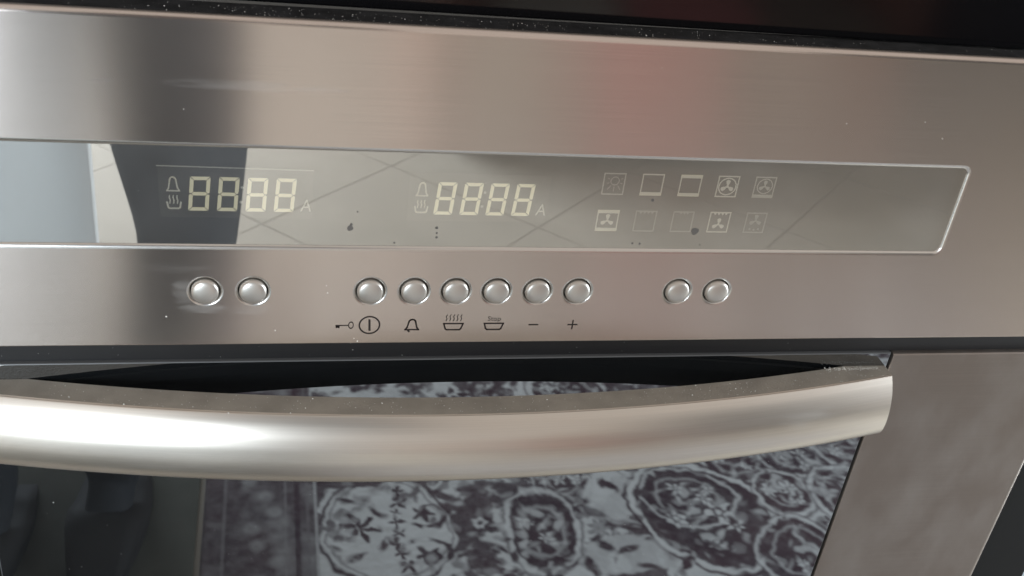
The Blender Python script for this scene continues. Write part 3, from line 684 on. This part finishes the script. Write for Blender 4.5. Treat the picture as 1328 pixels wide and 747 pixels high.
def person():
    V, E_, Rr = [], [], []
    def a(p, r, par=None):
        V.append(p); Rr.append(r)
        if par is not None: E_.append((par, len(V)-1))
        return len(V)-1
    pel = a((-.27, -1.00, .86), (.135, .12))
    wst = a((-.25, -.93, 1.02), (.12, .10), pel); che = a((-.24, -.82, 1.19), (.155, .11), wst); nb = a((-.22, -.73, 1.32), (.10, .075), che)
    nk = a((-.205, -.68, 1.385), .05, nb); hb = a((-.195, -.645, 1.44), (.062, .07), nk); hm = a((-.185, -.625, 1.51), (.075, .09), hb); ht = a((-.185, -.635, 1.585), (.06, .07), hm)
    no = a((-.18, -.535, 1.485), .012, hm)
    # right leg carries the weight, slanting from the hip down to the foot at the left
    def leg(hip, knee, ank, toe, hr):
        h_ = a(hip, hr, pel); t_ = a(tuple((hip[i]*.5+knee[i]*.5) for i in range(3)), hr*.88, h_); k = a(knee, .058, t_)
        c = a(tuple(knee[i]*.65+ank[i]*.35 for i in range(3)), .066, k); cu = a(tuple(knee[i]*.16+ank[i]*.84 for i in range(3)), .062, c); an = a(ank, .036, cu); he = a((ank[0], ank[1]-.02, .035), .032, an)
        m_ = a((ank[0]*.5+toe[0]*.5, ank[1]*.5+toe[1]*.5, .032), .034, an); a(toe, .026, m_)
    leg((-.21, -.98, .80), (-.178, -.80, .48), (-.30, -.90, .09), (-.315, -.745, .026), .112)
    leg((-.40, -1.0, .80), (-.60, -.88, .47), (-.455, -.86, .09), (-.475, -.71, .026), .10)
    return V, E_, Rr, a, che, nb
V, E_, Rr, a, che, nb = person()
hands = []
def arm(sh, el, wr):
    s = a(sh, .06, nb); u = a(tuple(sh[i]*.5+el[i]*.5 for i in range(3)), .047, s); e = a(el, .041, u); f1 = a(tuple(el[i]*.6+wr[i]*.4 for i in range(3)), .038, e); w_ = a(wr, .025, f1)
    return w_
PH = CAM - fwd*.012                                       # the phone sits right behind the lens
rt, upv = right, up
wr_r = PH + rt*.10 - fwd*.075 - upv*.05; wr_l = PH - rt*.10 - fwd*.075 - upv*.05
wl = arm((-.07, -.72, 1.29), (-.02, -.58, 1.05), tuple(wr_r)); w2 = arm((-.37, -.76, 1.29), (-.36, -.58, 1.06), tuple(wr_l))
for wi, sgn, wv in ((wl, 1, wr_r), (w2, -1, wr_l)):
    palm = wv + fwd*.045 - rt*sgn*.012 + upv*.02; pi_ = a(tuple(palm), (.030, .016), wi)
    for k in range(4):                                    # fingers close round the edge of the phone
        p0 = palm + upv*(.026-.017*k) + fwd*.022; p1 = p0 + fwd*.020 - rt*sgn*.004; p2 = p1 - rt*sgn*.022 + fwd*.004
        q0 = a(tuple(p0), .009, pi_); q1 = a(tuple(p1), .0085, q0); a(tuple(p2), .0075, q1)
    t0 = a(tuple(palm + upv*.03 - rt*sgn*.012), .011, pi_); t1 = a(tuple(palm + upv*.045 - rt*sgn*.032 + fwd*.008), .009, t0)
me = skinned('person', V, E_, Rr, 0)
for m_ in (m_cloth, m_skin): me.materials.append(m_)
for p in me.polygons:
    c = p.center; hand = (c-PH).length < .135
    p.material_index = 1 if (c.z > 1.40 and (c-Vector((-.19, -.65, 1.5))).length < .2) or hand else 0
pers = link('person', me)
tag(pers, 'person in dark clothes leaning in with a phone, mirrored as dark legs in the display', 'person')
hair = []
bm = bmesh.new(); bmesh.ops.create_icosphere(bm, subdivisions=4, radius=1)
for v in list(bm.verts):
    if v.co.y > .35 and v.co.z < .45 or v.co.z < -.55: bm.verts.remove(v)
for v in bm.verts:
    n_ = 1+.04*math.sin(17*v.co.x)*math.sin(13*v.co.z); v.co = Vector((-.186+v.co.x*.089*n_, -.645+v.co.y*.105*n_, 1.525+v.co.z*.105*n_))
link('hair', done(bm, 'hair'), m_hair, pers, smooth=True)
def knob(name, c, r, mat):
    bm = bmesh.new(); bmesh.ops.create_icosphere(bm, subdivisions=2, radius=1)
    for v in bm.verts: v.co = Vector([c[i]+v.co[i]*r[i] for i in range(3)])
    link(name, done(bm, name), mat, pers, smooth=True)
for sx in (-1, 1):
    knob('eye', (-.185+sx*.030, -.553, 1.512), (.013, .008, .007), M['dust']); knob('pupil', (-.185+sx*.030, -.546, 1.511), (.005, .003, .005), m_hair)
    knob('eyebrow', (-.185+sx*.031, -.550, 1.530), (.018, .007, .004), m_hair); knob('ear', (-.185+sx*.077, -.628, 1.505), (.010, .018, .030), m_skin)
knob('mouth', (-.185, -.566, 1.449), (.022, .008, .006), principled('lips', (.30, .10, .09), .5))
for (x, y, dx) in ((-.3075, -.83, -.01), (-.465, -.79, -.02)):
    bm = bmesh.new(); bmesh.ops.create_cube(bm, size=1); bmesh.ops.subdivide_edges(bm, edges=bm.edges[:], cuts=5, use_grid_fill=True)
    for v in bm.verts:
        t = v.co.y+.5; wd = .043*(.75+.5*math.sin(math.pi*min(1, t*.9+.12))); strap = .030*max(0, 1-abs(t-.66)/.2)*(1-(2*v.co.x)**2*.6)
        z = .004+(.5+v.co.z)*.016 + (strap+.020 if v.co.z > .4 and abs(t-.66) < .2 else 0)
        v.co = Vector((x+v.co.x*2*wd+dx*(t-.5), y-.12+t*.245, z))
    link('slipper', done(bm, 'slipper'), m_shoe, pers, smooth=True)
ph = thing('phone', 'dark phone held up by the person, behind the lens', 'phone', tuple(PH))
rot = Matrix((( right.x, up.x, -fwd.x), (right.y, up.y, -fwd.y), (right.z, up.z, -fwd.z))).to_4x4()
pm = box_mesh('case', (-.075, -.036, -.0012), (.075, .036, .004), .0035, 3); pm.transform(Matrix.Translation(PH) @ rot); link('case', pm, m_shoe, ph)
pm = box_mesh('screen', (-.068, -.033, .0042), (.068, .033, .0046)); pm.transform(Matrix.Translation(PH) @ rot); link('screen', pm, M['top_glass'], ph)
